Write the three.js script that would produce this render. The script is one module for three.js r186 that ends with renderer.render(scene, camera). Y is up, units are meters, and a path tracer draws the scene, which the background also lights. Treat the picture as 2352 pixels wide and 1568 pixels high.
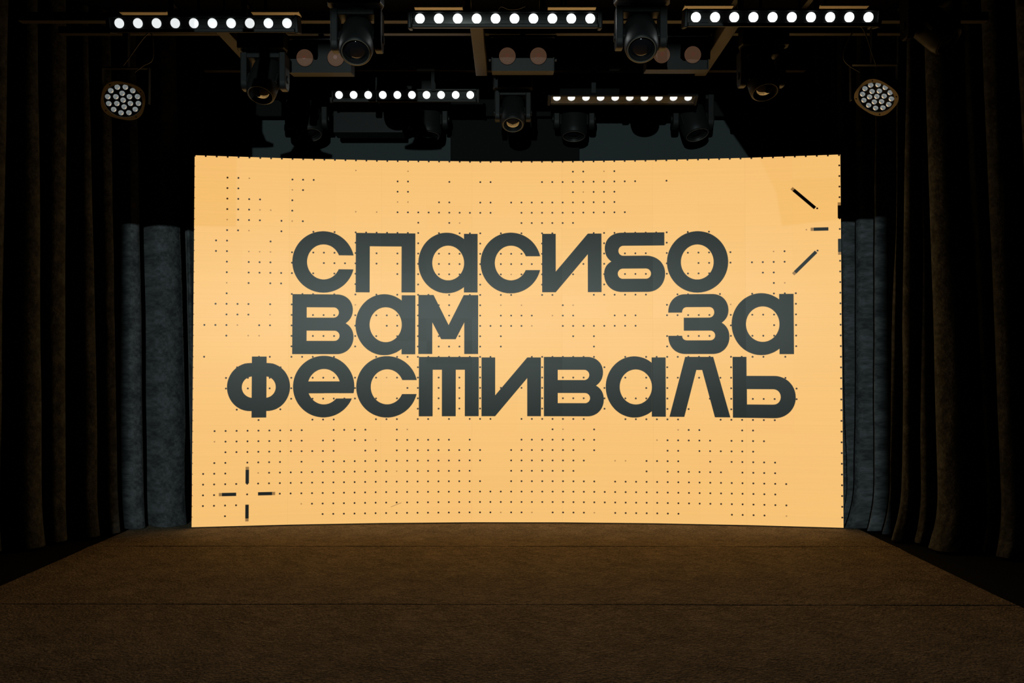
import * as THREE from 'three';
import { mergeGeometries } from 'three/addons/utils/BufferGeometryUtils.js';
import { RoundedBoxGeometry } from 'three/addons/geometries/RoundedBoxGeometry.js';
import { RectAreaLightUniformsLib } from 'three/addons/lights/RectAreaLightUniformsLib.js';

RectAreaLightUniformsLib.init();
const scene = new THREE.Scene();
scene.background = new THREE.Color(0x000000);
const renderer = new THREE.WebGLRenderer({ antialias: true });
renderer.toneMapping = THREE.LinearToneMapping;
renderer.toneMappingExposure = 1.0;
renderer.shadowMap.enabled = true;

// ---------------------------------------------------------------- camera
const FOCAL = 2000, PITCH = Math.atan(46 / FOCAL), EYE = 1.14;
const camera = new THREE.PerspectiveCamera(2 * Math.atan(784 / FOCAL) * 180 / Math.PI, 1.5, 0.05, 60);
camera.position.set(0, EYE, 0);
camera.rotation.set(PITCH, 0, 0);
scene.add(camera);

// a point of the room seen in direction (px, py) at distance `depth` along -z, in metres
function at(px, py, depth) {
  const d = new THREE.Vector3((px - 1176) / FOCAL, (784 - py) / FOCAL, -1).applyAxisAngle(new THREE.Vector3(1, 0, 0), PITCH);
  return d.multiplyScalar(depth / -d.z).add(new THREE.Vector3(0, EYE, 0));
}

// ---------------------------------------------------------------- the projector that lights the stage from the hall
const PROJECTOR = new THREE.Vector3(-0.7, 2.0, 4.0);
const beam = new THREE.SpotLight(new THREE.Color(0.81, 1.0, 0.95), 168, 0, 0.44, 0.05, 2);
beam.position.copy(PROJECTOR);
beam.target.position.set(0.0, 1.55, -6.2);
beam.castShadow = true;
beam.shadow.radius = 0.45;
beam.shadow.mapSize.set(2048, 2048);
scene.add(beam, beam.target);

// ---------------------------------------------------------------- helpers
function rng(seed) { let s = seed >>> 0; return () => { s = (s + 0x6D2B79F5) >>> 0; let t = Math.imul(s ^ (s >>> 15), 1 | s); t = (t + Math.imul(t ^ (t >>> 7), 61 | t)) ^ t; return ((t ^ (t >>> 14)) >>> 0) / 4294967296; }; }
function hash2(x, y, seed) { let h = Math.imul(x, 374761393) + Math.imul(y, 668265263) + Math.imul(seed, 1274126177) | 0; h = Math.imul(h ^ (h >>> 13), 1274126177); return ((h ^ (h >>> 16)) >>> 0) / 4294967296; }
function tileNoise(x, y, period, seed) {
  const xi = Math.floor(x), yi = Math.floor(y), fx = x - xi, fy = y - yi, m = v => ((v % period) + period) % period;
  const u = fx * fx * (3 - 2 * fx), v = fy * fy * (3 - 2 * fy);
  const a = hash2(m(xi), m(yi), seed), b = hash2(m(xi + 1), m(yi), seed), c = hash2(m(xi), m(yi + 1), seed), d = hash2(m(xi + 1), m(yi + 1), seed);
  return a + (b - a) * u + (c - a) * v + (a - b - c + d) * u * v;
}
function noiseTexture(size, layers, lo, hi, seed, stretch = 1) {   // grey noise, tileable
  const data = new Uint8Array(size * size * 4);
  let total = 0; for (const l of layers) total += l[1];
  for (let y = 0; y < size; y++) for (let x = 0; x < size; x++) {
    let v = 0;
    layers.forEach(([p, w], i) => { v += w * tileNoise(x / size * p, y / size * p * stretch, p, seed + i); });
    v = lo + (hi - lo) * Math.min(1, Math.max(0, (v / total - 0.5) * 1.7 + 0.5));
    const o = (y * size + x) * 4; data[o] = data[o + 1] = data[o + 2] = Math.round(v * 255); data[o + 3] = 255;
  }
  const t = new THREE.DataTexture(data, size, size);
  t.wrapS = t.wrapT = THREE.RepeatWrapping; t.magFilter = THREE.LinearFilter; t.minFilter = THREE.LinearMipmapLinearFilter; t.generateMipmaps = true; t.needsUpdate = true;
  return t;
}
function std(r, g, b, rough = 0.7, extra = {}) { const m = new THREE.MeshPhysicalMaterial({ roughness: rough, ...extra }); m.color.setRGB(r, g, b); return m; }
const taken = {};
function numbered(name) { const n = taken[name] = (taken[name] ?? -1) + 1; return n ? `${name}_${String(n).padStart(3, '0')}` : name; }
function mesh(name, geo, mat, parent) {
  const o = new THREE.Mesh(geo, mat); o.castShadow = o.receiveShadow = true; o.name = parent ? name : numbered(name);
  (parent ?? scene).add(o); return o;
}
function thing(name, label, category, pos = [0, 0, 0], group) {
  const o = new THREE.Group(); o.name = numbered(name); scene.add(o); o.position.set(...pos);
  o.userData = { label, category }; if (group) o.userData.group = group; return o;
}
function tag(o, label, category, group) { o.userData = { label, category }; if (group) o.userData.group = group; return o; }
function structure(o) { o.userData.kind = 'structure'; return o; }
function join(list) {
  return mergeGeometries(list.map(g => { const n = g.index ? g.toNonIndexed() : g; for (const k of Object.keys(n.attributes)) if (!['position', 'normal', 'uv'].includes(k)) n.deleteAttribute(k); return n; }));
}
function box(w, h, d, x = 0, y = 0, z = 0, r = 0) {
  const g = r ? new RoundedBoxGeometry(w, h, d, 2, r) : new THREE.BoxGeometry(w, h, d); return g.translate(x, y, z);
}
function cyl(r, h, x = 0, y = 0, z = 0, axis = 'y', seg = 24, r2 = r) {
  const g = new THREE.CylinderGeometry(r2, r, h, seg); if (axis === 'x') g.rotateZ(Math.PI / 2); if (axis === 'z') g.rotateX(Math.PI / 2); return g.translate(x, y, z);
}
function lathe(pts, seg = 40) { return new THREE.LatheGeometry(pts.map(p => new THREE.Vector2(p[0], p[1])), seg); }
function aim(o, dir) { o.quaternion.setFromUnitVectors(new THREE.Vector3(0, 0, 1), dir.clone().normalize()); }

// ---------------------------------------------------------------- materials
const M = {
  blackPaint: std(0.005, 0.005, 0.005, 0.9, { specularIntensity: 0.1 }),
  blackFloor: std(0.005, 0.005, 0.005, 0.9, { specularIntensity: 0.05 }),
  plaster: std(0.024, 0.029, 0.031, 0.9, { specularIntensity: 0.2 }),
  fixture: std(0.0055, 0.0055, 0.006, 0.5, { specularIntensity: 0.2 }),
  fixtureGloss: std(0.01, 0.01, 0.01, 0.25, { specularIntensity: 0.6 }),
  alu: std(0.60, 0.54, 0.46, 0.6),
  steel: std(0.036, 0.032, 0.026, 0.6, { specularIntensity: 0.3 }),
  lens: std(0.004, 0.004, 0.005, 0.03, { clearcoat: 1, clearcoatRoughness: 0.02, ior: 1.6 }),
  rim: std(0.30, 0.25, 0.18, 0.6, { specularIntensity: 0.3 }),
  bezel: std(0.05, 0.043, 0.034, 0.5, { specularIntensity: 0.3 }),
  cable: std(0.03, 0.028, 0.025, 0.6),
  cabinet: std(0.012, 0.012, 0.012, 0.6),
  chrome: std(0.75, 0.75, 0.75, 0.25, { metalness: 1 }),
};
M.plaster.bumpMap = noiseTexture(256, [[64, 1], [16, 1]], 0, 1, 71); M.plaster.bumpScale = 0.002;

// ---------------------------------------------------------------- the room
const CEIL = 3.5, BACK = -6.65;
structure(mesh('wall_back', box(9, CEIL + 0.6, 0.2, 0, CEIL / 2 - 0.2, BACK - 0.1), M.plaster));
structure(mesh('wall_left', box(0.2, CEIL + 0.6, 13.4, -4.3, CEIL / 2 - 0.2, -0.2), M.blackPaint));
structure(mesh('wall_right', box(0.2, CEIL + 0.6, 13.4, 4.3, CEIL / 2 - 0.2, -0.2), M.blackPaint));
structure(mesh('wall_beam_port', join([   // unseen wall added in the hall, its port cut to frame the projector beam
  box(3.197, CEIL + 0.6, 0.12, -2.6015, CEIL / 2 - 0.2, 2.5), box(4.396, CEIL + 0.6, 0.12, 2.002, CEIL / 2 - 0.2, 2.5),
  box(0.807, 1.98, 0.12, -0.5995, 0.69, 2.5), box(0.807, CEIL - 2.172, 0.12, -0.5995, (CEIL + 2.172) / 2, 2.5)]), M.blackPaint));
structure(mesh('wall_hall_end', box(9, CEIL + 0.6, 0.2, 0, CEIL / 2 - 0.2, 6.4), M.blackPaint));
structure(mesh('ceiling', box(9, 0.2, 13.6, 0, CEIL + 0.1, -0.2), M.blackPaint));
// black column and pelmet on the back wall
structure(mesh('trim_1', box(at(1330, 300, 6.6).x - at(1035, 300, 6.6).x, CEIL, 0.06, (at(1330, 300, 6.6).x + at(1035, 300, 6.6).x) / 2, CEIL / 2, BACK + 0.03), M.blackPaint));
const pelY = at(900, 263, 6.45).y;
structure(mesh('trim_2', box(8.4, CEIL - pelY, 0.03, 0, (CEIL + pelY) / 2, -6.5), M.blackPaint));

// carpet: strips laid across the stage over a black floor
const carpetMap = noiseTexture(1024, [[512, 1.5], [256, 1.6], [90, 0.9], [24, 0.7], [6, 0.5]], 0.5, 1.0, 11);
const carpetBump = noiseTexture(512, [[256, 1], [128, 1], [40, 0.7]], 0, 1, 31);
carpetMap.colorSpace = THREE.SRGBColorSpace;
const carpet = std(0.200, 0.152, 0.104, 1.0, { specularIntensity: 0.05, map: carpetMap, bumpMap: carpetBump, bumpScale: 0.004 });
{
  const floor = new THREE.Group(); floor.name = 'floor'; scene.add(floor); structure(floor);
  mesh('subfloor', box(8.6, 0.3, 4.5, 0, -0.165, -4.4), M.blackFloor, floor);
  const x0 = -2.60, x1 = 2.36, seams = [-2.24, -2.82, -4.105, -5.385, -6.40];
  for (let i = 0; i + 1 < seams.length; i++) {
    const z1 = seams[i], z0 = seams[i + 1], n = 48, th = 0.014, gap = 0.005;
    // a strip with softly rounded, slightly wavy edges
    const pos = [], uv = [], idx = [], prof = [[0, 0], [0.0, 0.010], [0.004, 0.014], [0.012, 0.0148], [0.05, 0.014]];
    const W = z1 - z0 - gap, cols = [];
    for (const [t, h] of prof) cols.push([t, h]);
    for (let k = 1; k < 8; k++) cols.push([W * k / 8, th]);
    for (const [t, h] of [...prof].reverse()) cols.push([W - t, h]);
    for (let a = 0; a <= n; a++) {
      const x = x0 + (x1 - x0) * a / n;
      for (const [t, h] of cols) {
        const w = 0.0035 * (tileNoise(a * 0.35, i * 3.3, 97, 5) - 0.5), lift = (t < 0.06 || t > W - 0.06) ? 0.004 * tileNoise(a * 0.22, i * 7.7 + (t < W / 2 ? 0 : 4.4), 97, 9) * (h > 0 ? 1 : 0) : 0;
        const z = z0 + gap / 2 + t + w + 0.012 * (x) * 0.4;
        pos.push(x, -0.014 + h + lift, z); uv.push(x / 1.3, z / 1.3);
      }
    }
    const m = cols.length;
    for (let a = 0; a < n; a++) for (let b = 0; b + 1 < m; b++) { const p = a * m + b; idx.push(p, p + 1, p + m, p + 1, p + m + 1, p + m); }
    const g = new THREE.BufferGeometry(); g.setAttribute('position', new THREE.Float32BufferAttribute(pos, 3)); g.setAttribute('uv', new THREE.Float32BufferAttribute(uv, 2)); g.setIndex(idx); g.computeVertexNormals();
    mesh('carpet_strip', g, carpet, floor);
  }
  structure(mesh('floor_hall', box(8.6, 0.2, 8.6, 0, -0.5, 2.1), M.blackFloor));
}

// ---------------------------------------------------------------- LED screen
// picture on the screen: a grid of 61 x 35 cells, dots on its crossings, letters six cells square
const GW = 61.12, GH = 34.97;
function screenPicture() {
  const c = document.createElement('canvas'), S = 2048 / GW; c.width = 2048; c.height = Math.round(GH * S);
  const g = c.getContext('2d'), BG = 'rgb(249,194,114)', INK = '#000000', TAN = 'rgb(150,112,62)';
  g.fillStyle = BG; g.fillRect(0, 0, c.width, c.height);
  const rnd = rng(5);
  // uneven drive of the LED modules
  for (let j = 0; j < 16; j++) for (let i = 0; i < 14; i++) { const v = rnd(); g.fillStyle = v < 0.5 ? `rgba(255,205,130,${0.06 * (0.5 - v)})` : `rgba(225,160,70,${0.06 * (v - 0.5)})`; g.fillRect(i * c.width / 14, j * c.height / 16, c.width / 14, c.height / 16); }
  const px = v => v * S;
  const ctxPoly = (pts, ox, oy, col) => { g.fillStyle = col; g.beginPath(); pts.forEach(([x, y], i) => i ? g.lineTo(px(x + ox), px(y + oy)) : g.moveTo(px(x + ox), px(y + oy))); g.closePath(); g.fill(); };
  const rect = (x0, y0, x1, y1, ox, oy, col) => ctxPoly([[x0, y0], [x1, y0], [x1, y1], [x0, y1]], ox, oy, col);
  const ell = (cx, cy, rx, ry, ox, oy, col, a0 = 0, a1 = 2 * Math.PI) => { const pts = []; for (let k = 0; k <= 96; k++) { const a = a0 + (a1 - a0) * k / 96; pts.push([cx + rx * Math.cos(a), cy + ry * Math.sin(a)]); } ctxPoly(pts, ox, oy, col); };
  const curve = (cmds, ox, oy, col) => {
    g.fillStyle = col; g.beginPath();
    for (const q of cmds) { const p = q.map((v, i) => px(v + (i % 2 ? oy : ox))); if (q === cmds[0]) g.moveTo(p[0], p[1]); else if (q.length === 2) g.lineTo(p[0], p[1]); else g.bezierCurveTo(p[0], p[1], p[2], p[3], p[4], p[5]); }
    g.closePath(); g.fill();
  };
  const slot = (x0, y0, x1, y1, left, right, ox, oy) => {  // counter with rounded ends
    const r = (y1 - y0) / 2, pts = [];
    if (left) for (let k = 0; k <= 24; k++) { const a = Math.PI / 2 + Math.PI * k / 24; pts.push([x0 + r + r * Math.cos(a), y0 + r + r * Math.sin(a)]); } else pts.push([x0, y1], [x0, y0]);
    if (right) for (let k = 0; k <= 24; k++) { const a = -Math.PI / 2 + Math.PI * k / 24; pts.push([x1 - r + r * Math.cos(a), y0 + r + r * Math.sin(a)]); } else pts.push([x1, y0], [x1, y1]);
    ctxPoly(pts, ox, oy, BG);
  };
  const glyph = {
    c(x, y) { ell(2.96, 2.92, 2.92, 2.95, x, y, INK); ell(2.98, 2.92, 1.57, 1.69, x, y, BG); rect(2.98, 2.26, 6.2, 3.62, x, y, BG); },
    p(x, y) { rect(0.03, 0.08, 5.72, 5.81, x, y, INK); rect(1.35, 1.35, 4.41, 5.9, x, y, BG); },
    a(x, y) { ell(2.76, 2.93, 2.73, 2.94, x, y, INK); rect(4.43, -0.2, 6, 6.2, x, y, BG); rect(4.43, 0.09, 5.74, 5.78, x, y, INK); ell(2.9, 2.93, 1.545, 1.69, x, y, BG); },
    i(x, y) { ctxPoly([[0.01, 0.09], [1.32, 0.09], [1.32, 3.77], [4.43, 0.09], [5.74, 0.09], [5.74, 5.76], [4.43, 5.76], [4.43, 2.07], [1.32, 5.76], [0.01, 5.76]], x, y, INK); },
    b(x, y) {
      curve([[5.77, 0.03], [1.65, 0.03], [0.7, 0.03, 0.07, 0.68, 0.07, 1.55], [0.07, 2.1, 0.3, 2.52, 0.70, 2.81], [0.25, 3.05, 0, 3.45, 0, 4.0], [0, 5.02, 0.68, 5.76, 1.7, 5.76], [4.15, 5.76], [5.15, 5.76, 5.83, 5.0, 5.83, 3.98], [5.83, 2.98, 5.05, 2.27, 4.0, 2.27], [1.88, 2.27], [1.2, 2.27, 1.2, 1.28, 1.88, 1.28], [5.77, 1.28]], x, y, INK);
      slot(1.3, 3.5, 4.5, 4.5, true, true, x, y);
    },
    o(x, y) { ell(2.9, 2.92, 2.88, 2.95, x, y, INK); ell(2.88, 2.93, 1.55, 1.69, x, y, BG); },
    v(x, y) {
      curve([[0.07, 0.04], [4.25, 0.04], [5.15, 0.04, 5.76, 0.68, 5.76, 1.5], [5.76, 2.08, 5.52, 2.5, 5.08, 2.81], [5.56, 3.08, 5.83, 3.52, 5.83, 4.12], [5.83, 5.1, 5.15, 5.77, 4.25, 5.77], [0.07, 5.77]], x, y, INK);
      slot(1.40, 1.28, 4.45, 2.28, false, true, x, y); slot(1.40, 3.52, 4.52, 4.51, false, true, x, y);
    },
    m(x, y) { ctxPoly([[0.04, 0.05], [1.49, 0.05], [2.95, 2.97], [4.41, 0.05], [5.80, 0.05], [5.80, 5.75], [4.47, 5.75], [4.47, 2.67], [3.63, 4.32], [2.24, 4.32], [1.37, 2.67], [1.37, 5.75], [0.04, 5.75]], x, y, INK); },
    z(x, y) { curve([[0.12, 1.78], [0.12, 0.72, 0.8, 0.03, 1.7, 0.03], [4.28, 0.03], [5.18, 0.03, 5.78, 0.7, 5.78, 1.55], [5.78, 2.1, 5.55, 2.5, 5.14, 2.77], [5.6, 3.05, 5.86, 3.5, 5.86, 4.1], [5.86, 5.1, 5.2, 5.76, 4.3, 5.76], [1.75, 5.76], [0.8, 5.76, 0.12, 5.1, 0.12, 4.02], [1.42, 4.02], [1.42, 4.3, 1.6, 4.46, 1.9, 4.46], [4.05, 4.46], [4.7, 4.46, 4.7, 3.52, 4.05, 3.52], [1.59, 3.52], [1.59, 2.28], [3.98, 2.28], [4.62, 2.28, 4.62, 1.26, 3.98, 1.26], [1.9, 1.26], [1.6, 1.26, 1.42, 1.45, 1.42, 1.78]], x, y, INK); },
    f(x, y) {
      curve([[2.2, 0.63], [3.8, 0.63], [5.0, 0.63, 5.88, 1.7, 5.88, 2.89], [5.88, 4.1, 5.0, 5.17, 3.8, 5.17], [2.2, 5.17], [1.0, 5.17, 0.1, 4.1, 0.1, 2.89], [0.1, 1.7, 1.0, 0.63, 2.2, 0.63]], x, y, INK);
      ell(2.45, 2.91, 1.01, 1.02, x, y, BG); ell(3.6, 2.91, 0.97, 1.02, x, y, BG); rect(2.36, 0.02, 3.70, 5.79, x, y, INK);
    },
    e(x, y) { ell(2.97, 2.88, 2.88, 2.94, x, y, INK); ell(2.99, 2.89, 1.55, 1.70, x, y, BG); rect(1.2, 2.39, 5.2, 3.52, x, y, INK); rect(3.0, 3.52, 6.1, 4.03, x, y, BG); },
    t(x, y) { rect(0.1, 0.04, 5.86, 5.76, x, y, INK); rect(1.42, 1.27, 2.32, 5.85, x, y, BG); rect(3.64, 1.27, 4.53, 5.85, x, y, BG); },
    l(x, y) { ctxPoly([[1.7, 0.04], [4.33, 0.04], [5.9, 5.8], [4.47, 5.8], [3.3, 1.29], [2.74, 1.29], [1.59, 5.78], [0.2, 5.78]], x, y, INK); },
    s(x, y) {
      curve([[0.15, 0.04], [1.43, 0.04], [1.43, 1.85], [3.95, 1.85], [5.1, 1.85, 5.92, 2.75, 5.92, 3.85], [5.92, 4.95, 5.1, 5.84, 3.95, 5.84], [0.15, 5.82]], x, y, INK);
      curve([[1.45, 3.1], [3.85, 3.1], [4.8, 3.1, 4.8, 4.57, 3.85, 4.57], [1.45, 4.57]], x, y, BG);
    },
  };
  [['c', 9], ['p', 15], ['a', 21], ['c', 27], ['i', 33], ['b', 39], ['o', 45]].forEach(([k, x]) => glyph[k](x, 7));
  [['v', 9], ['a', 15], ['m', 21], ['z', 45], ['a', 51.05]].forEach(([k, x]) => glyph[k](x, 13));
  [['f', 3], ['e', 9.08], ['c', 15.08], ['t', 21], ['i', 27.13], ['v', 33.1], ['a', 39.1], ['l', 45], ['s', 51]].forEach(([k, x]) => glyph[k](x, 19));

  // dots: row -> columns; a negative number is a faint one
  const R = (a, b) => Array.from({ length: b - a + 1 }, (_, i) => a + i);
  const dots = {
    1: [-15, -20, 36, 37, -39, 40], 2: [3, 4, -5, 9, 10, 11, 19, 20, 24, 27, 28, ...R(33, 42), 45], 3: [3, 4, -9, 10, 19, 20, 36, -37, 38, 39, 40],
    4: [3, 4, 5, 6, 9, -19, -20, 23, 24, 27, 28, ...R(30, 40)], 5: [3, 4, 5, -6, -7, 9, -15, -17, ...R(19, 28), ...R(31, 41), 59], 6: [-3, 4, 5, 6, 8, -9, 10, 21, 24, -25, ...R(31, 36)],
    7: [3, 4, -5, 8, 11, 13, ...R(15, 21), 23, 25, 26, 27, 29, 31, 33, 34, ...R(38, 45), 47, 49, -58], 8: [2, 3, 7, 15, 21, 27, 33, 39, 45],
    9: [2, 3, -5, -6, -7, 9, 11, 12, 13, 15, 17, 19, 21, 23, 24, 25, 27, 29, 30, 31, 33, 39, 41, 42, 43, 45, 47, 48, 49, 51, -55, 56, 59],
    10: [3, 5, 6, 7, 9, 12, 13, 14, 15, 17, 19, 21, 23, 24, 25, 27, 29, 30, 31, 32, 33, 37, 39, 45, 48, 49, 51, 53, 54, 55, 56],
    11: [3, 5, 6, 7, 8, 9, 11, 13, 15, 19, 21, 23, 24, 25, 27, 29, -30, 31, 33, 36, 39, 41, 42, 43, 45, 47, 48, 49, 54, 55], 12: [-3, 5, 7, 8, 15, 21, 27, 33, 39, 55, -56],
    13: [3, 9, 10, 11, 13, 15, 17, 19, 21, 22, 24, 26, 27, 29, 30, 33, 34, ...R(38, 43), 46, 47, 50, 53, 55, 56, 57], 14: [2, 3, 4, 5, 7, 9, -15, 21, 23, 24, 27, -29, -31, 35, -36, 45, -51, 57],
    15: [3, 4, 5, -7, 9, 11, 12, 13, 15, 17, 18, 19, 21, 24, 27, 29, 30, 31, 32, -34, 35, 36, 40, 41, 42, 45, 46, 47, 48, 49, 51, 53, 54, 55, 57],
    16: [1, 2, 3, -4, 6, 7, 9, 15, 18, 19, 21, 27, 28, 29, 30, 31, -32, ...R(35, 42), 51, 55, 57], 17: [3, -5, -6, 9, 11, 12, 13, 15, 17, 19, 21, 23, 25, 27, 29, 36, 38, 45, 46, 47, 48, 49, 51, 53, 54, 55, 57],
    18: [9, 15, 21, 23, 24, 25, 27, 29, 38, 45, 57], 19: [1, 6, 7, 9, 10, 11, 13, 17, 19, 20, ...R(21, 28), ...R(32, 38), 41, 43, 44, 45, 46, 47, 48, 49, 51, 52, 53, 54, 56],
    20: [4, 8, 21, 27, 33, 39, 45, 51], 21: [3, 5, 7, 9, 11, 12, 13, 15, 17, -18, 19, 21, 23, 25, 27, 33, 35, 36, 37, 41, 43, 45, 46, 48, 50, 51, 56], 22: [3, 5, 7, 9, 15, 20, 21, 23, 25, 27, 29, 31, 33, 39, 43, 45, 51, 57],
    23: [9, 11, 12, 13, 14, 15, 17, 19, 21, 23, 25, 27, 33, 35, 36, 37, 39, 41, 42, 43, 45, 49, 51, 53, 54, 55, 57], 24: [4, 8, 21, 23, 25, 27, 33, 39, 45, 47, 51],
    25: [6, 11, 12, 13, 17, 18, 19, 21, 22, 24, 26, 27, 28, ...R(31, 37), ...R(41, 46), ...R(50, 55)].filter(v => v !== 22 || true), 26: [...R(2, 10), ...R(13, 16), 19, -20, 34, -35, 38, -46, 47, 48, 52, 53],
    27: [-2, ...R(3, 10), 12, 13, 15, 16, -17, ...R(19, 24), 26, ...R(31, 38), -44, ...R(45, 49), ...R(51, 54)], 28: [...R(3, 13), 16, 17, ...R(19, 27), ...R(30, 36), 38, 45, 46, ...R(48, 53)],
    29: [2, 3, 5, 6, 7, 8, 10, ...R(12, 27), ...R(30, 37), -40, -41, 43, 44, 45, 46, 49, ...R(51, 55)], 30: [1, 2, 3, -6, ...R(7, 18), -19, ...R(20, 26), ...R(30, 36), 43, ...R(45, 50), ...R(52, 55)],
    31: [...R(1, 27), ...R(30, 38), ...R(40, 56)], 32: [1, 2, 5, ...R(8, 55)], 33: [...R(1, 4), -10, ...R(11, 56)], 34: [3, ...R(12, 28), -29, 30, 31, -32, ...R(34, 37), -38, ...R(40, 46), ...R(51, 54), -56],
  };
  const dot = (c0, r0, faint) => { g.fillStyle = faint ? 'rgba(70,40,20,0.42)' : '#20120a'; g.beginPath(); g.arc(px(c0), px(r0), S * (faint ? 0.07 : 0.082), 0, 2 * Math.PI); g.fill(); };
  for (const [r, cs] of Object.entries(dots)) for (const q of cs) dot(Math.abs(q), +r + 0.03, q < 0);
  for (let k = 0; k < 62; k++) dot(k, 0.05, false);
  for (let k = 1; k < 35; k++) { dot(61.02, k + 0.03, false); dot(0.01, k + 0.03, true); }

  // cross of four strokes, bottom left, and the half burst at the right edge
  const stroke = (cx, cy, dx, dy, r0, r1, r2) => {
    const L = Math.hypot(dx, dy), ux = dx / L, uy = dy / L, h = 0.15, q = (a, b, col) => ctxPoly([[cx + ux * a - uy * h, cy + uy * a + ux * h], [cx + ux * b - uy * h, cy + uy * b + ux * h], [cx + ux * b + uy * h, cy + uy * b - ux * h], [cx + ux * a + uy * h, cy + uy * a - ux * h]], 0, 0, col);
    q(r0, r1, INK); q(r1, r2, TAN);
  };
  for (const [dx, dy] of [[1, 0], [-1, 0], [0, 1], [0, -1]]) stroke(5, 32, dx, dy, 1.0, 2.29, 2.57);
  stroke(61, 7, -1, 0, 1.01, 2.33, 2.61); stroke(61, 7, 0, -1, 0.98, 2.2, 2.48); stroke(61, 7, 0, 1, 0.96, 2.2, 2.46);
  stroke(61, 7, -1.06, -0.97, 2.98, 5.6, 5.85); stroke(61, 7, -1, 1, 3.02, 5.72, 5.98);
  // scratch
  g.strokeStyle = 'rgba(70,50,25,0.7)'; g.lineWidth = 1.1; g.beginPath(); g.moveTo(px(18.45), px(33.45)); g.lineTo(px(19.45), px(33.05)); g.stroke();
  // scan lines of the LED rows
  for (let y = 0; y < c.height; y += 2) { g.fillStyle = `rgba(30,15,0,${0.02 + 0.03 * rnd()})`; g.fillRect(0, y, c.width, 1); }
  const t = new THREE.CanvasTexture(c); t.colorSpace = THREE.SRGBColorSpace; t.magFilter = THREE.LinearFilter; t.anisotropy = 8;
  return t;
}
{
  const pic = screenPicture();
  const variants = [0, 1, 2, 3, 4, 5].map(k => {
    const m = std(0.016 + 0.001 * (k % 3), 0.018 + 0.001 * (k % 3), 0.018 + 0.001 * (k % 3), 0.40 + 0.003 * k, { specularIntensity: 0.46, anisotropy: 0.65 });
    m.emissive = new THREE.Color(1, 1, 1); m.emissiveMap = pic; m.emissiveIntensity = 1; return m;
  });
  const root = thing('led_screen', 'huge curved LED video wall glowing orange with three lines of dark lettering', 'screen', [0.035, 0.006, -6.176]);
  root.rotation.y = -0.0047;
  const R = 12.6, W = 4.48, H = 2.56, r = rng(77), dark = [12.0 / GW, 1 - 10.5 / GH];
  const frame = join([box(0.638, 0.638, 0.05, 0, 0, -0.039), box(0.6, 0.04, 0.03, 0, 0.2, -0.078), box(0.6, 0.04, 0.03, 0, -0.2, -0.078), box(0.04, 0.6, 0.03, 0.2, 0, -0.078), box(0.04, 0.6, 0.03, -0.2, 0, -0.078)]);
  for (let i = 0; i < 7; i++) {
    const a = (i - 3) * 0.64 / R;
    const lamp = new THREE.RectAreaLight(new THREE.Color(1.0, 0.58, 0.19), 0.78, 0.64, H);
    lamp.position.set(R * Math.sin(a), H / 2, R - R * Math.cos(a) + 0.02);
    lamp.rotation.y = -a + Math.PI;   // an area light shines along its -z
    root.add(lamp);
    for (let j = 0; j < 4; j++) {
      const cab = mesh('cabinet', frame, M.cabinet, root);
      cab.position.set(R * Math.sin(a), 0.32 + 0.64 * j, R - R * Math.cos(a)); cab.rotation.y = -a;
      for (let u = 0; u < 2; u++) for (let v = 0; v < 4; v++) {
        const g = new THREE.BoxGeometry(0.31996, 0.15996, 0.013), uv = g.attributes.uv;
        const u0 = (i * 2 + u) / 14, v0 = (j * 4 + v) / 16;
        for (let k = 0; k < 24; k++) { const front = k >= 16 && k < 20; uv.setXY(k, front ? u0 + uv.getX(k) / 14 : 9.6 / GW, front ? v0 + uv.getY(k) / 16 : 1 - 10 / GH); }
        const mo = mesh('led_module', g, variants[Math.floor(r() * r() * 6)], cab);
        mo.position.set(-0.16 + 0.32 * u, -0.24 + 0.16 * v, -0.0065);
      }
    }
  }
}

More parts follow.
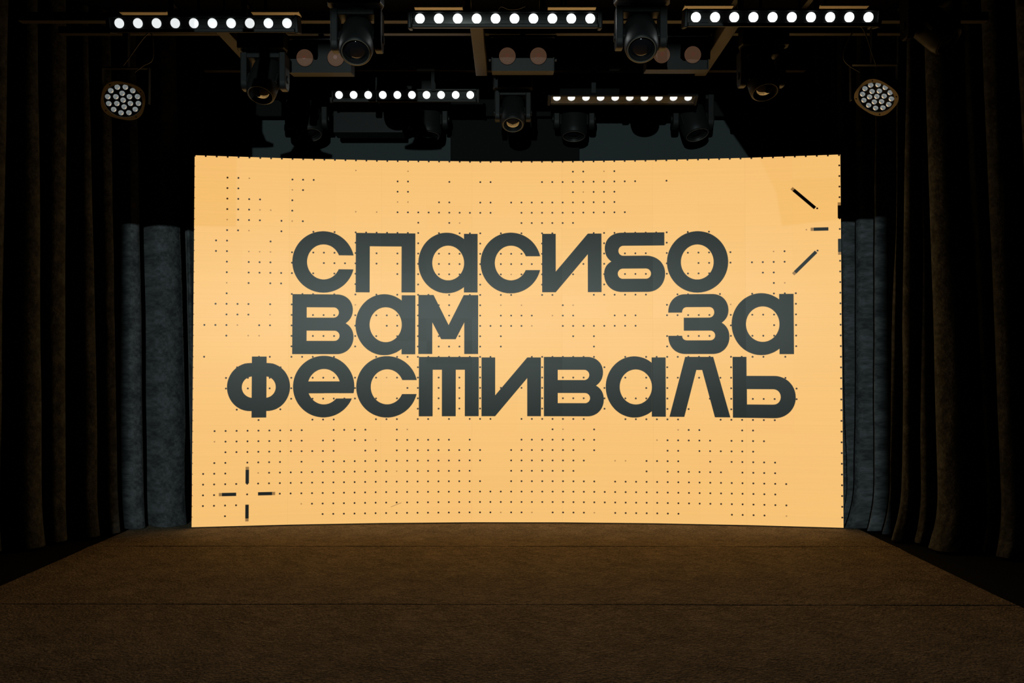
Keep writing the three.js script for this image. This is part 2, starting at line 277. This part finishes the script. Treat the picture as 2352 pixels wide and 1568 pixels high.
// ---------------------------------------------------------------- curtains
{
  const velvetMap = noiseTexture(512, [[128, 0.8], [48, 1.1], [14, 0.9]], 0.6, 1.0, 201, 1);
  velvetMap.colorSpace = THREE.SRGBColorSpace;
  const velvetBump = noiseTexture(256, [[128, 1], [32, 1]], 0, 1, 211);
  const velvet = std(0.056, 0.060, 0.066, 1.0, { specularIntensity: 0.1, map: velvetMap, bumpMap: velvetBump, bumpScale: 0.002, sheen: 1.0, sheenRoughness: 0.55, side: THREE.DoubleSide });
  velvet.sheenColor = new THREE.Color().setRGB(0.30, 0.31, 0.31);
  // plan of the curtain line: straight pieces, px tells where along it a fold lies
  function curtain(name, label, group, plan, folds, seed, flare) {
    const pathX = []; const NP = 400;
    const len = plan.slice(1).map((p, i) => Math.hypot(p[0] - plan[i][0], p[1] - plan[i][1])), total = len.reduce((a, b) => a + b, 0);
    const on = s => { let i = 0; while (i < len.length - 1 && s > len[i]) { s -= len[i]; i++; } const t = s / len[i], a = plan[i], b = plan[i + 1]; return [a[0] + (b[0] - a[0]) * t, a[1] + (b[1] - a[1]) * t]; };
    for (let k = 0; k <= NP; k++) { const [x, z] = on(total * k / NP); pathX.push(1176 + FOCAL * x / -z); }
    const find = px => { const dir = pathX[NP] > pathX[0] ? 1 : -1; let k = 0; while (k < NP && (pathX[k + 1] - px) * dir < 0) k++; const f = (px - pathX[k]) / (pathX[Math.min(NP, k + 1)] - pathX[k] || 1); return total * (k + f) / NP; };
    const rows = 72, per = 18, pos = [], uv = [], idx = [], cols = (folds.length - 1) * per + 1, top = CEIL - 0.02;
    for (let r = 0; r <= rows; r++) {
      const h = 0.004 + (top - 0.004) * Math.pow(r / rows, 1.25), t = Math.min(1.2, h / 2.85);   // 0 at the hem, 1 near the top of the picture
      const s = folds.map(([a, b], i) => find(b + (a - b) * t + 5 * (tileNoise(h * 1.3, i * 3.7, 251, seed) - 0.5) * (1 - 0.3 * t)));
      for (let c = 0; c < cols; c++) {
        const i = Math.min(folds.length - 2, Math.floor(c / per)), q = c / per - i, w = Math.abs(s[i + 1] - s[i]), u = s[i] + (s[i + 1] - s[i]) * q;
        const [x, z] = on(u), [x2, z2] = on(u + 0.01), tl = Math.hypot(x2 - x, z2 - z) || 1, nx = -(z2 - z) / tl, nz = (x2 - x) / tl, sg = nz > 0 ? 1 : -1;
        const bulge = Math.pow(Math.max(0, 1 - Math.pow(Math.abs(2 * q - 1), 2.6)), 0.6), amp = Math.min(0.16, (folds[i][2] ? 0.07 : 0.02) + 0.62 * w) * (folds[i][2] ?? 0.8 + 0.4 * hash2(i, 3, seed));
        const valley = 0.055 * Math.exp(-Math.pow(Math.min(q, 1 - q) * w / 0.022, 2));
        const asym = 0.35 * w * (hash2(i, 9, seed) - 0.5) * bulge;
        const crease = 0.012 * (tileNoise(u * 9, h * 2.2, 251, seed + 4) - 0.5) + 0.004 * (tileNoise(u * 40, h * 6, 251, seed + 5) - 0.5);
        const foot = flare * Math.pow(Math.max(0, 1 - h / 0.34), 2.2), d = bulge * amp * (1 + foot * 0.8) - valley + crease * (1 + foot * 5) + foot * 0.11 * (0.5 + tileNoise(u * 7, 0.5, 251, seed + 6));
        pos.push(x + nx * sg * d + asym * (x2 - x) / tl, h + foot * 0.03 * (tileNoise(u * 14, h * 18, 251, seed + 7) - 0.3) * (h > 0.02 ? 1 : 0), z + nz * sg * d + asym * (z2 - z) / tl);
        uv.push(u / 0.9, h / 0.9);
      }
    }
    for (let r = 0; r < rows; r++) for (let c = 0; c + 1 < cols; c++) { const p = r * cols + c; idx.push(p, p + 1, p + cols, p + 1, p + cols + 1, p + cols); }
    const g = new THREE.BufferGeometry(); g.setAttribute('position', new THREE.Float32BufferAttribute(pos, 3)); g.setAttribute('uv', new THREE.Float32BufferAttribute(uv, 2)); g.setIndex(idx); g.computeVertexNormals();
    tag(mesh(name, g, velvet), label, 'curtain', group);
  }
  const left = [[-3.95, -4.40], [-3.20, -5.34], [-2.66, -5.98], [-2.36, -6.28], [-1.95, -6.42]];
  const right = [[3.75, -4.40], [3.02, -5.28], [2.55, -5.80], [2.36, -6.22], [1.95, -6.5]];
  curtain('stage_curtain', 'dark velvet curtain in deep brownish folds at the left edge of the stage', 'velvet stage curtains', left, [[-330, -300], [-240, -220], [-150, -140], [-60, -60], [15, 10], [80, 100], [150, 160], [195, 222], [246, 272]], 3, 0.2);
  curtain('stage_curtain', 'grey velvet curtain lit below, hanging just left of the glowing screen', 'velvet stage curtains', left, [[246, 272, -0.6], [264, 281], [311, 338, -0.9], [328, 344], [404, 438, -0.9], [414, 446], [440, 470], [470, 500]], 8, 0.12);
  curtain('stage_curtain', 'grey velvet curtain with hem crumpled on the floor just right of the screen', 'velvet stage curtains', right, [[2084, 2062], [2060, 2040, -0.8], [2046, 2030], [2024, 2012, -0.8], [2013, 2004], [1981, 1970, -0.9], [1972, 1960], [1942, 1946], [1912, 1925], [1880, 1900]], 15, 0.45);
  curtain('stage_curtain', 'near-black velvet curtain in tall folds at the right edge of the stage', 'velvet stage curtains', right, [[2520, 2540], [2430, 2450], [2345, 2375], [2272, 2300], [2225, 2262], [2140, 2158], [2122, 2110], [2084, 2062]], 21, 0.7);
}

// ---------------------------------------------------------------- lighting rig
const RIG = at(1176, 51, 4.82).y;      // underside of the tubes
function tube(label, a, b, w = 0.05, rods = []) {
  const c = a.clone().add(b).multiplyScalar(0.5), o = thing('rig_tube', label, 'rig tube', [c.x, c.y, c.z], 'steel tubes of the lighting rig');
  const t = mesh('tube', new RoundedBoxGeometry(w, w, a.distanceTo(b), 2, 0.005), M.steel, o); t.lookAt(b.clone().sub(c).multiplyScalar(100).add(c));
  for (const x of rods) mesh('drop_rod', cyl(0.008, CEIL - c.y - w / 2 + 0.004, x - c.x, w / 2 - 0.002 + (CEIL - c.y - w / 2) / 2, 0, 'y', 12), M.fixture, o);
  return o;
}
const V = (x, y, z) => new THREE.Vector3(x, y, z);
const ry = RIG + 0.025;
const REAR_Y = at(708, 270, 6.30).y + 0.31 * 1.12 + 0.022, MID_Y = at(1178, 256, 5.86).y + 0.31 * 0.92 + 0.022;
tube('front crosswise square tube of the lighting rig above the stage', V(-2.75, ry, -4.82), V(2.65, ry, -4.82), 0.05, [-1.75, 0.3, 1.75]);
tube('second crosswise square tube of the rig carrying the twin blinder lamps', V(-2.75, ry + 0.09, -5.25), V(2.65, ry + 0.09, -5.25), 0.045, [-1.75, 0.3, 1.75]);
tube('third crosswise square tube of the rig just above the rear LED bars', V(-2.1, MID_Y, -5.90), V(2.0, MID_Y, -5.90), 0.045, [-1.75, 0.3, 1.75]);
tube('rearmost crosswise square tube of the rig above the screen', V(-1.9, REAR_Y, -6.31), V(1.9, REAR_Y, -6.31), 0.045, [-1.75, 0.3, 1.75]);
tube('left lengthwise square beam running back under the left front LED bar', V(-1.66, ry, -4.85), V(-1.64, ry, -6.0), 0.075);
tube('centre lengthwise square beam running back under the middle front LED bar', V(-0.20, ry, -4.85), V(-0.20, ry, -5.7), 0.075);
tube('right lengthwise square beam running back under the right front LED bar', V(1.24, ry, -4.85), V(1.24, ry, -5.7), 0.075);

// LED bars: ten round lenses behind a clear window
function ledBar(label, px, py, depth, tilt, glow, plates, hang = ry + 0.045, turn = 0) {
  const c = at(px, py, depth), o = thing('led_bar', label, 'stage light', [c.x, c.y, c.z], 'LED bar lights');
  o.rotation.order = 'YXZ'; o.rotation.set(tilt, turn, 0);
  mesh('housing', join([box(0.985, 0.078, 0.05, 0, -0.004, -0.045, 0.01), box(0.985, 0.010, 0.034, 0, 0.034, -0.006), box(0.985, 0.022, 0.034, 0, -0.037, -0.006, 0.006), box(0.985, 0.004, 0.006, 0, 0.0, -0.018)]), M.fixture, o);
  for (const s of [-1, 1]) mesh('end_cap', box(0.022, 0.094, 0.088, s * 0.503, -0.006, -0.03, 0.008), M.fixture, o);
  const gm = std(1, 1, 1, 0.05, { transmission: 1, thickness: 0, ior: 1.3 }); gm.specularIntensity = 0.5;
  mesh('window', box(0.98, 0.058, 0.002, 0, 0.0, 0.012), gm, o);
  const lm = std(0.6, 0.6, 0.6, 0.3); lm.emissive = new THREE.Color(0.96, 1.0, 1.0); lm.emissiveIntensity = glow;
  const dome = lathe([[0.0255, 0], [0.0255, 0.004], [0.023, 0.0075], [0.016, 0.0105], [0.008, 0.0118], [0.0001, 0.012]], 28).rotateX(Math.PI / 2), collar = new THREE.TorusGeometry(0.0262, 0.0016, 8, 28);
  for (let k = 0; k < 10; k++) {
    const l = mesh('lens', dome, lm, o); l.position.set(-0.45 + 0.1 * k, 0, -0.014);
    const r = mesh('lens_ring', collar, M.fixture, l); r.position.z = 0.001;
  }
  const frame = new THREE.Group(); frame.name = 'mount'; frame.rotation.x = -tilt; o.add(frame);
  for (const s of plates) { mesh('mounting_plate', box(0.26, 0.008, 0.075, s * 0.36, 0.10, -0.13, 0.002), M.alu, frame); mesh('bolt', cyl(0.008, 0.02, s * 0.36, 0.113, -0.13, 'y', 12), M.steel, frame); }
  const up = hang - c.y, back = depth < 5 ? -0.075 : 0.02;
  for (const s of [-1, 1]) mesh('hanger', box(0.03, up - 0.02, 0.008, s * 0.2, (up + 0.02) / 2, back), M.fixture, frame);
  if (depth < 5) for (const s of [-1, 1]) mesh('hook', box(0.03, 0.02, 0.22, s * 0.2, up - 0.0095, -0.18), M.fixture, frame);
  const lamp = new THREE.RectAreaLight(new THREE.Color(0.95, 1.0, 1.0), glow * (depth < 5 ? 25 : 2), 0.96, 0.04);
  lamp.position.set(0, 0, 0.02); lamp.rotation.y = Math.PI; o.add(lamp);
  return o;
}
ledBar('front left LED bar with ten softer white lenses above the left PAR light', 465, 53, 4.62, 0.30, 0.86, [-1, 1]);
const midBar = ledBar('front middle LED bar with ten blazing white lenses between two moving heads', 1160, 42, 4.55, 0.22, 1.7, [-1, 1]);
ledBar('front right LED bar with ten blazing white lenses at the top right', 1798, 39, 4.49, 0.26, 1.7, [-1, 1]);
ledBar('rear left LED bar with ten white lenses above the left half of the screen', 929, 218, 5.92, 0.30, 1.8, [], MID_Y - 0.022);
ledBar('rear right LED bar tilted steeply down so its lenses look like slits', 1430, 227, 5.92, 1.02, 0.85, [], MID_Y - 0.022);

// moving heads
function movingHead(label, px, py, depth, scale, down, sideways, group = 'moving head spotlights') {
  const p = at(px, py, depth), H = 0.31, o = thing('moving_head', label, 'stage light', [p.x, p.y + H * scale, p.z], group);
  o.scale.setScalar(scale);
  const y = -H;
  mesh('clamp', join([box(0.16, 0.012, 0.05, 0, -0.055, 0), box(0.03, 0.06, 0.04, 0.05, -0.03, 0), box(0.03, 0.06, 0.04, -0.05, -0.03, 0)]), M.steel, o);
  const baseShape = new THREE.Shape([[-0.13, 0.10], [0.13, 0.10], [0.14, 0.05], [0.09, -0.085], [-0.09, -0.085], [-0.14, 0.05]].map(q => new THREE.Vector2(...q)));
  const base = new THREE.ExtrudeGeometry(baseShape, { depth: 0.085, bevelEnabled: true, bevelSize: 0.006, bevelThickness: 0.006, bevelSegments: 2 }).rotateX(Math.PI / 2).translate(0, y + 0.235, 0);
  mesh('base', base, M.fixture, o);
  mesh('yoke', join([box(0.262, 0.03, 0.10, 0, y + 0.122, 0, 0.008), cyl(0.05, 0.03, 0, y + 0.145, 0)]), M.fixture, o);
  for (const s of [-1, 1]) {
    const arm = new THREE.Shape(); arm.moveTo(-0.05, 0.13); arm.lineTo(0.05, 0.13); arm.lineTo(0.045, -0.03); arm.quadraticCurveTo(0.04, -0.068, 0.015, -0.068); arm.lineTo(-0.015, -0.068); arm.quadraticCurveTo(-0.04, -0.068, -0.045, -0.03);
    const g = new THREE.ExtrudeGeometry(arm, { depth: 0.026, bevelEnabled: true, bevelSize: 0.006, bevelThickness: 0.006, bevelSegments: 2 }).rotateY(Math.PI / 2).translate(s * 0.113 - 0.013, y, 0);
    const a = mesh('arm', g, M.fixture, o);
    mesh('pivot_cap', cyl(0.022, 0.006, s * 0.136, y - 0.01, 0, 'x', 20), M.fixture, a);
  }
  const rod = (CEIL - p.y) / scale - H; if (depth < 5.5) mesh('drop_rod', cyl(0.01, rod + 0.02, 0, rod / 2 - 0.01, 0, 'y', 12), M.fixture, o);
  const head = new THREE.Group(); head.name = 'head'; head.position.set(0, y, 0); o.add(head);
  aim(head, V(Math.sin(sideways) * Math.cos(down), -Math.sin(down), Math.cos(sideways) * Math.cos(down)));
  const prof = [[0.0001, -0.135], [0.05, -0.132], [0.072, -0.115], [0.084, -0.07], [0.0885, -0.02], [0.089, 0.06], [0.0875, 0.10], [0.082, 0.128], [0.073, 0.136], [0.068, 0.134], [0.065, 0.118], [0.060, 0.110]];
  mesh('barrel', lathe(prof, 48).rotateX(Math.PI / 2), M.fixture, head);
  mesh('bezel', new THREE.TorusGeometry(0.0705, 0.003, 10, 48).translate(0, 0, 0.1345), M.bezel, head);
  mesh('front_lens', lathe([[0.062, 0.109], [0.052, 0.120], [0.038, 0.128], [0.02, 0.1335], [0.0001, 0.135]], 40).rotateX(Math.PI / 2), M.lens, head);
  for (const s of [-1, 1]) mesh('handle', box(0.012, 0.02, 0.07, s * 0.086, 0.03, 0.03, 0.004), M.fixture, head);
  return o;
}
movingHead('moving head between the left and middle front LED bars, lens toward the viewer', 821, 88, 4.5, 1, 0.88, 0.08);
movingHead('moving head between the middle and right front LED bars, lens toward the viewer', 1471, 82, 4.5, 1, 0.88, -0.08);
movingHead('moving head with bright orange reflection in its lens, below the front left LED bar', 609, 180, 5.1, 1, 1.08, -0.15);
movingHead('moving head with oval lens pointing down, below the front right LED bar', 1748, 172, 5.1, 1, 1.12, 0.12);
movingHead('small moving head with glowing orange lens edge between the two rear LED bars', 1178, 256, 5.86, 0.92, 1.05, 0);
movingHead('unlit moving head in silhouette, leftmost above the screen', 708, 270, 6.30, 1.12, 1.2, 0.5, 'unlit moving heads above the screen');
movingHead('unlit moving head in silhouette under the right end of the rear left LED bar', 983, 270, 6.30, 1.12, 1.35, 0.1, 'unlit moving heads above the screen');
movingHead('unlit moving head in silhouette under the left end of the rear right LED bar', 1318, 270, 6.30, 1.12, 1.35, -0.1, 'unlit moving heads above the screen');
movingHead('unlit moving head in silhouette, rightmost above the screen', 1590, 270, 6.30, 1.12, 1.2, 0.5, 'unlit moving heads above the screen');
movingHead('moving head barely visible in the dark top right corner', 2136, 58, 4.64, 1.06, 0.85, 0.9);
{
  const a = at(770, 311, 6.36), b = at(928, 311, 6.36), o = thing('equipment_box', 'flat black box hanging above the left half of the screen', 'box', [(a.x + b.x) / 2, a.y, -6.36]);
  mesh('case', box(b.x - a.x, 0.16, 0.16, 0, 0.08, 0, 0.006), M.fixture, o);
  for (const s of [-1, 1]) mesh('hanger', box(0.02, REAR_Y - 0.02 - a.y - 0.155, 0.02, s * 0.15, (REAR_Y - 0.02 - a.y + 0.155) / 2, 0.03), M.steel, o);
}
// two-lamp blinders
function blinder(label, px, py, depth) {
  const p = at(px, py, depth), o = thing('blinder_light', label, 'stage light', [p.x, p.y, p.z], 'two-lamp blinders');
  o.rotation.x = 0.12;
  mesh('case', join([box(0.37, 0.006, 0.12, 0, 0.088, -0.05), box(0.37, 0.006, 0.12, 0, -0.088, -0.05), box(0.006, 0.18, 0.12, 0.185, 0, -0.05), box(0.006, 0.18, 0.12, -0.185, 0, -0.05), box(0.37, 0.18, 0.006, 0, 0, -0.1), box(0.365, 0.175, 0.004, 0, 0, -0.012)]), M.fixture, o);
  for (const s of [-1, 1]) {
    const l = mesh('lamp', lathe([[0.050, 0], [0.050, 0.004], [0.045, 0.010], [0.03, 0.016], [0.012, 0.019], [0.0001, 0.0195]], 36).rotateX(Math.PI / 2).translate(s * 0.0935, 0.0, -0.010), M.blinderLamp, o);
    mesh('lamp_ring', new THREE.TorusGeometry(0.0515, 0.002, 8, 36).translate(s * 0.0935, 0, -0.009), M.fixture, l);
    mesh('filament', cyl(0.012, 0.003, s * 0.0935, 0, 0.0095, 'z', 20), M.filament, l);
  }
  mesh('yoke', join([box(0.012, 0.14, 0.03, 0.2, 0.05, -0.05), box(0.012, 0.14, 0.03, -0.2, 0.05, -0.05), box(0.41, 0.012, 0.03, 0, 0.125, -0.05), box(0.03, 0.022, 0.03, 0, 0.136, -0.05)]), M.fixture, o);
}
M.blinderLamp = std(0.03, 0.022, 0.018, 0.6, { specularIntensity: 0.3 }); M.blinderLamp.emissive = new THREE.Color().setRGB(0.060, 0.031, 0.018);   // lamps held at a faint preheat glow
M.filament = std(0.03, 0.02, 0.02, 0.6); M.filament.emissive = new THREE.Color().setRGB(0.072, 0.028, 0.017);
{ const t = noiseTexture(128, [[64, 1], [32, 1]], 0, 1, 91); M.blinderLamp.bumpMap = t; M.blinderLamp.bumpScale = 0.002; }
blinder('two-lamp blinder half hidden behind the left front moving head', 735, 132, 5.2);
blinder('two-lamp blinder with both brown lamps showing below the middle LED bar', 1201, 128, 5.2);
blinder('two-lamp blinder half hidden behind the right front moving head', 1556, 125, 5.2);

// PAR lights with nineteen lenses
function parLight(label, px, py, depth, target, spin) {
  const p = at(px, py, depth), o = thing('par_light', label, 'stage light', [p.x, p.y, p.z], 'round LED PAR lights');
  const head = new THREE.Group(); head.name = 'head'; o.add(head); aim(head, target.clone().sub(p)); head.rotateZ(spin); head.scale.setScalar(1.065);
  const rimShape = new THREE.Shape(); for (let k = 0; k < 72; k++) { const a = k / 72 * 2 * Math.PI, r = 0.109 + 0.005 * Math.cos(4 * a); k ? rimShape.lineTo(r * Math.cos(a), r * Math.sin(a)) : rimShape.moveTo(r, 0); }
  const hole = new THREE.Path(); hole.absarc(0, 0, 0.092, 0, 2 * Math.PI, true); rimShape.holes.push(hole);
  for (let k = 0; k < 4; k++) { const h = new THREE.Path(); h.absarc(0.1035 * Math.cos(k * Math.PI / 2), 0.1035 * Math.sin(k * Math.PI / 2), 0.0042, 0, 2 * Math.PI, true); rimShape.holes.push(h); }
  mesh('rim', new THREE.ExtrudeGeometry(rimShape, { depth: 0.006, bevelEnabled: false, curveSegments: 48 }), M.rim, head);
  mesh('body', lathe([[0.0001, -0.13], [0.06, -0.13], [0.075, -0.11], [0.085, -0.05], [0.1, -0.02], [0.104, -0.001], [0.09, -0.001], [0.09, -0.008], [0.0001, -0.008]], 48).rotateX(Math.PI / 2), M.fixture, head);
  const dome = lathe([[0.0135, 0], [0.0125, 0.006], [0.0095, 0.0105], [0.005, 0.0135], [0.0001, 0.0145]], 24).rotateX(Math.PI / 2);
  const spots = [[0, 0]]; for (let k = 0; k < 6; k++) spots.push([0.0375 * Math.cos(k * Math.PI / 3), 0.0375 * Math.sin(k * Math.PI / 3)]); for (let k = 0; k < 12; k++) spots.push([0.0735 * Math.cos(k * Math.PI / 6 + 0.26), 0.0735 * Math.sin(k * Math.PI / 6 + 0.26)]);
  for (const [x, y] of spots) mesh('lens', dome, M.parLens, head).position.set(x, y, -0.008);
  const up = p.y + 0.0, top = ry - up, yk = new THREE.Group(); 
  mesh('yoke', join([box(0.006, 0.2, 0.03, 0.13, 0.09, -0.03), box(0.006, 0.2, 0.03, -0.13, 0.09, -0.03), box(0.266, 0.006, 0.03, 0, 0.19, -0.03), box(0.03, Math.max(0.05, top - 0.24), 0.03, 0, 0.19 + Math.max(0.05, top - 0.24) / 2, -0.03)]), M.fixture, o);
  mesh('clamp', box(0.05, 0.03, 0.06, 0, Math.max(0.26, top - 0.042), -0.03, 0.006), M.steel, o);
  return o;
}
M.parLens = std(0.62, 0.62, 0.60, 0.22, { metalness: 0.9 }); M.parLens.emissive = new THREE.Color(0.9, 1.0, 1.0); M.parLens.emissiveIntensity = 0.17;  // faint emission put in for the bright reflections on the lenses
const parLeft = parLight('round PAR light with nineteen small lenses, hanging at the left', 283, 231, 4.79, V(-0.9, 0.0, -2.1), 0.5);
const parRight = parLight('round PAR light seen obliquely, with nineteen small lenses, hanging at the right', 2013, 223, 4.79, V(0.35, 0.3, -3.5), 0.2);

// cables of the fixtures
function cableOf(o, pts, d) {
  o.updateMatrixWorld(true);
  const g = new THREE.TubeGeometry(new THREE.CatmullRomCurve3(pts.map(q => o.worldToLocal(at(q[0], q[1], d)))), 40, 0.0035, 8);
  mesh('power_cable', g, M.cable, o);
}
cableOf(midBar, [[1140, 30], [1150, 15], [1170, 21], [1190, 20], [1206, 14]], 4.61);
cableOf(parRight, [[2013, 150], [1975, 60], [1945, 100], [1938, 135], [1950, 150], [1975, 165]], 4.76);
cableOf(parLeft, [[283, 150], [345, 75], [352, 110], [348, 140], [330, 150], [310, 165]], 4.76);

// ---------------------------------------------------------------- in the hall, outside the picture: what shades the projector's beam
{
  const ext = (pts, depth) => new THREE.ExtrudeGeometry(new THREE.Shape(pts.map(q => new THREE.Vector2(...q))), { depth, bevelEnabled: false });
  const s1 = thing('loudspeaker', 'black loudspeaker hung at the left in front of the stage', 'speaker', [-1.72, 2.04, -1.1], 'hall loudspeakers');
  mesh('cabinet', box(0.79, 0.85, 0.1, 0, 0.425, 0), M.fixture, s1); mesh('bracket', box(0.06, 0.62, 0.06, 0, 1.15, 0), M.steel, s1);
  const s2 = thing('loudspeaker', 'black loudspeaker with sloping side hung at the right in front of the stage', 'speaker', [0.6, 2.04, -1.1], 'hall loudspeakers');
  mesh('cabinet', ext([[0.022, 0.003], [0.2, 0.02], [0.75, 0.02], [0.75, 0.75], [-0.36, 0.75], [-0.16, 0.415], [-0.075, 0.29], [0.002, 0.125]], 0.1).translate(0, 0, -0.05), M.fixture, s2); mesh('bracket', box(0.06, 0.72, 0.06, 0.3, 1.1, 0), M.steel, s2);
  for (const [x, y, d, label] of [[-1.162, 2.37, 0.21, 'cone pendant lamp hanging in the hall, second from the left'], [-0.69, 2.405, 0.15, 'smallest cone pendant lamp hanging in the hall'], [-1.37, 2.415, 0.15, 'cone pendant lamp hanging in the hall, leftmost']]) {
    const o = thing('pendant_lamp', label, 'lamp', [x, y, -1.6], 'pendant lamps in the hall');
    mesh('shade', lathe([[d / 2, 0], [d / 2, 0.012], [d * 0.3, 0.025], [d * 0.2, 0.06], [0.03, 0.11], [0.0001, 0.12]], 32), M.fixture, o);
    mesh('cord', cyl(0.02, CEIL - y - 0.11, 0, 0.11 + (CEIL - y - 0.11) / 2, 0), M.fixture, o);
  }
  const pr = thing('projector', 'black projector on a pole under the hall ceiling', 'projector', [PROJECTOR.x, PROJECTOR.y, PROJECTOR.z]);
  mesh('case', box(0.4, 0.14, 0.32, 0.08, 0, 0.24, 0.012), M.fixture, pr);
  mesh('lens_tube', new THREE.CylinderGeometry(0.045, 0.045, 0.06, 28, 1, true).rotateX(Math.PI / 2).translate(0, 0, 0.06), M.fixtureGloss, pr);
  const pl = std(0.2, 0.2, 0.2, 0.1); pl.emissive = new THREE.Color(0.82, 1, 1.03); pl.emissiveIntensity = 1.5;
  mesh('lens', cyl(0.04, 0.01, 0, 0, 0.05, 'z', 28), pl, pr);
  mesh('pole', cyl(0.02, CEIL - 2.07, 0.08, 0.07 + (CEIL - 2.07) / 2, 0.24), M.fixture, pr);
}

renderer.render(scene, camera);
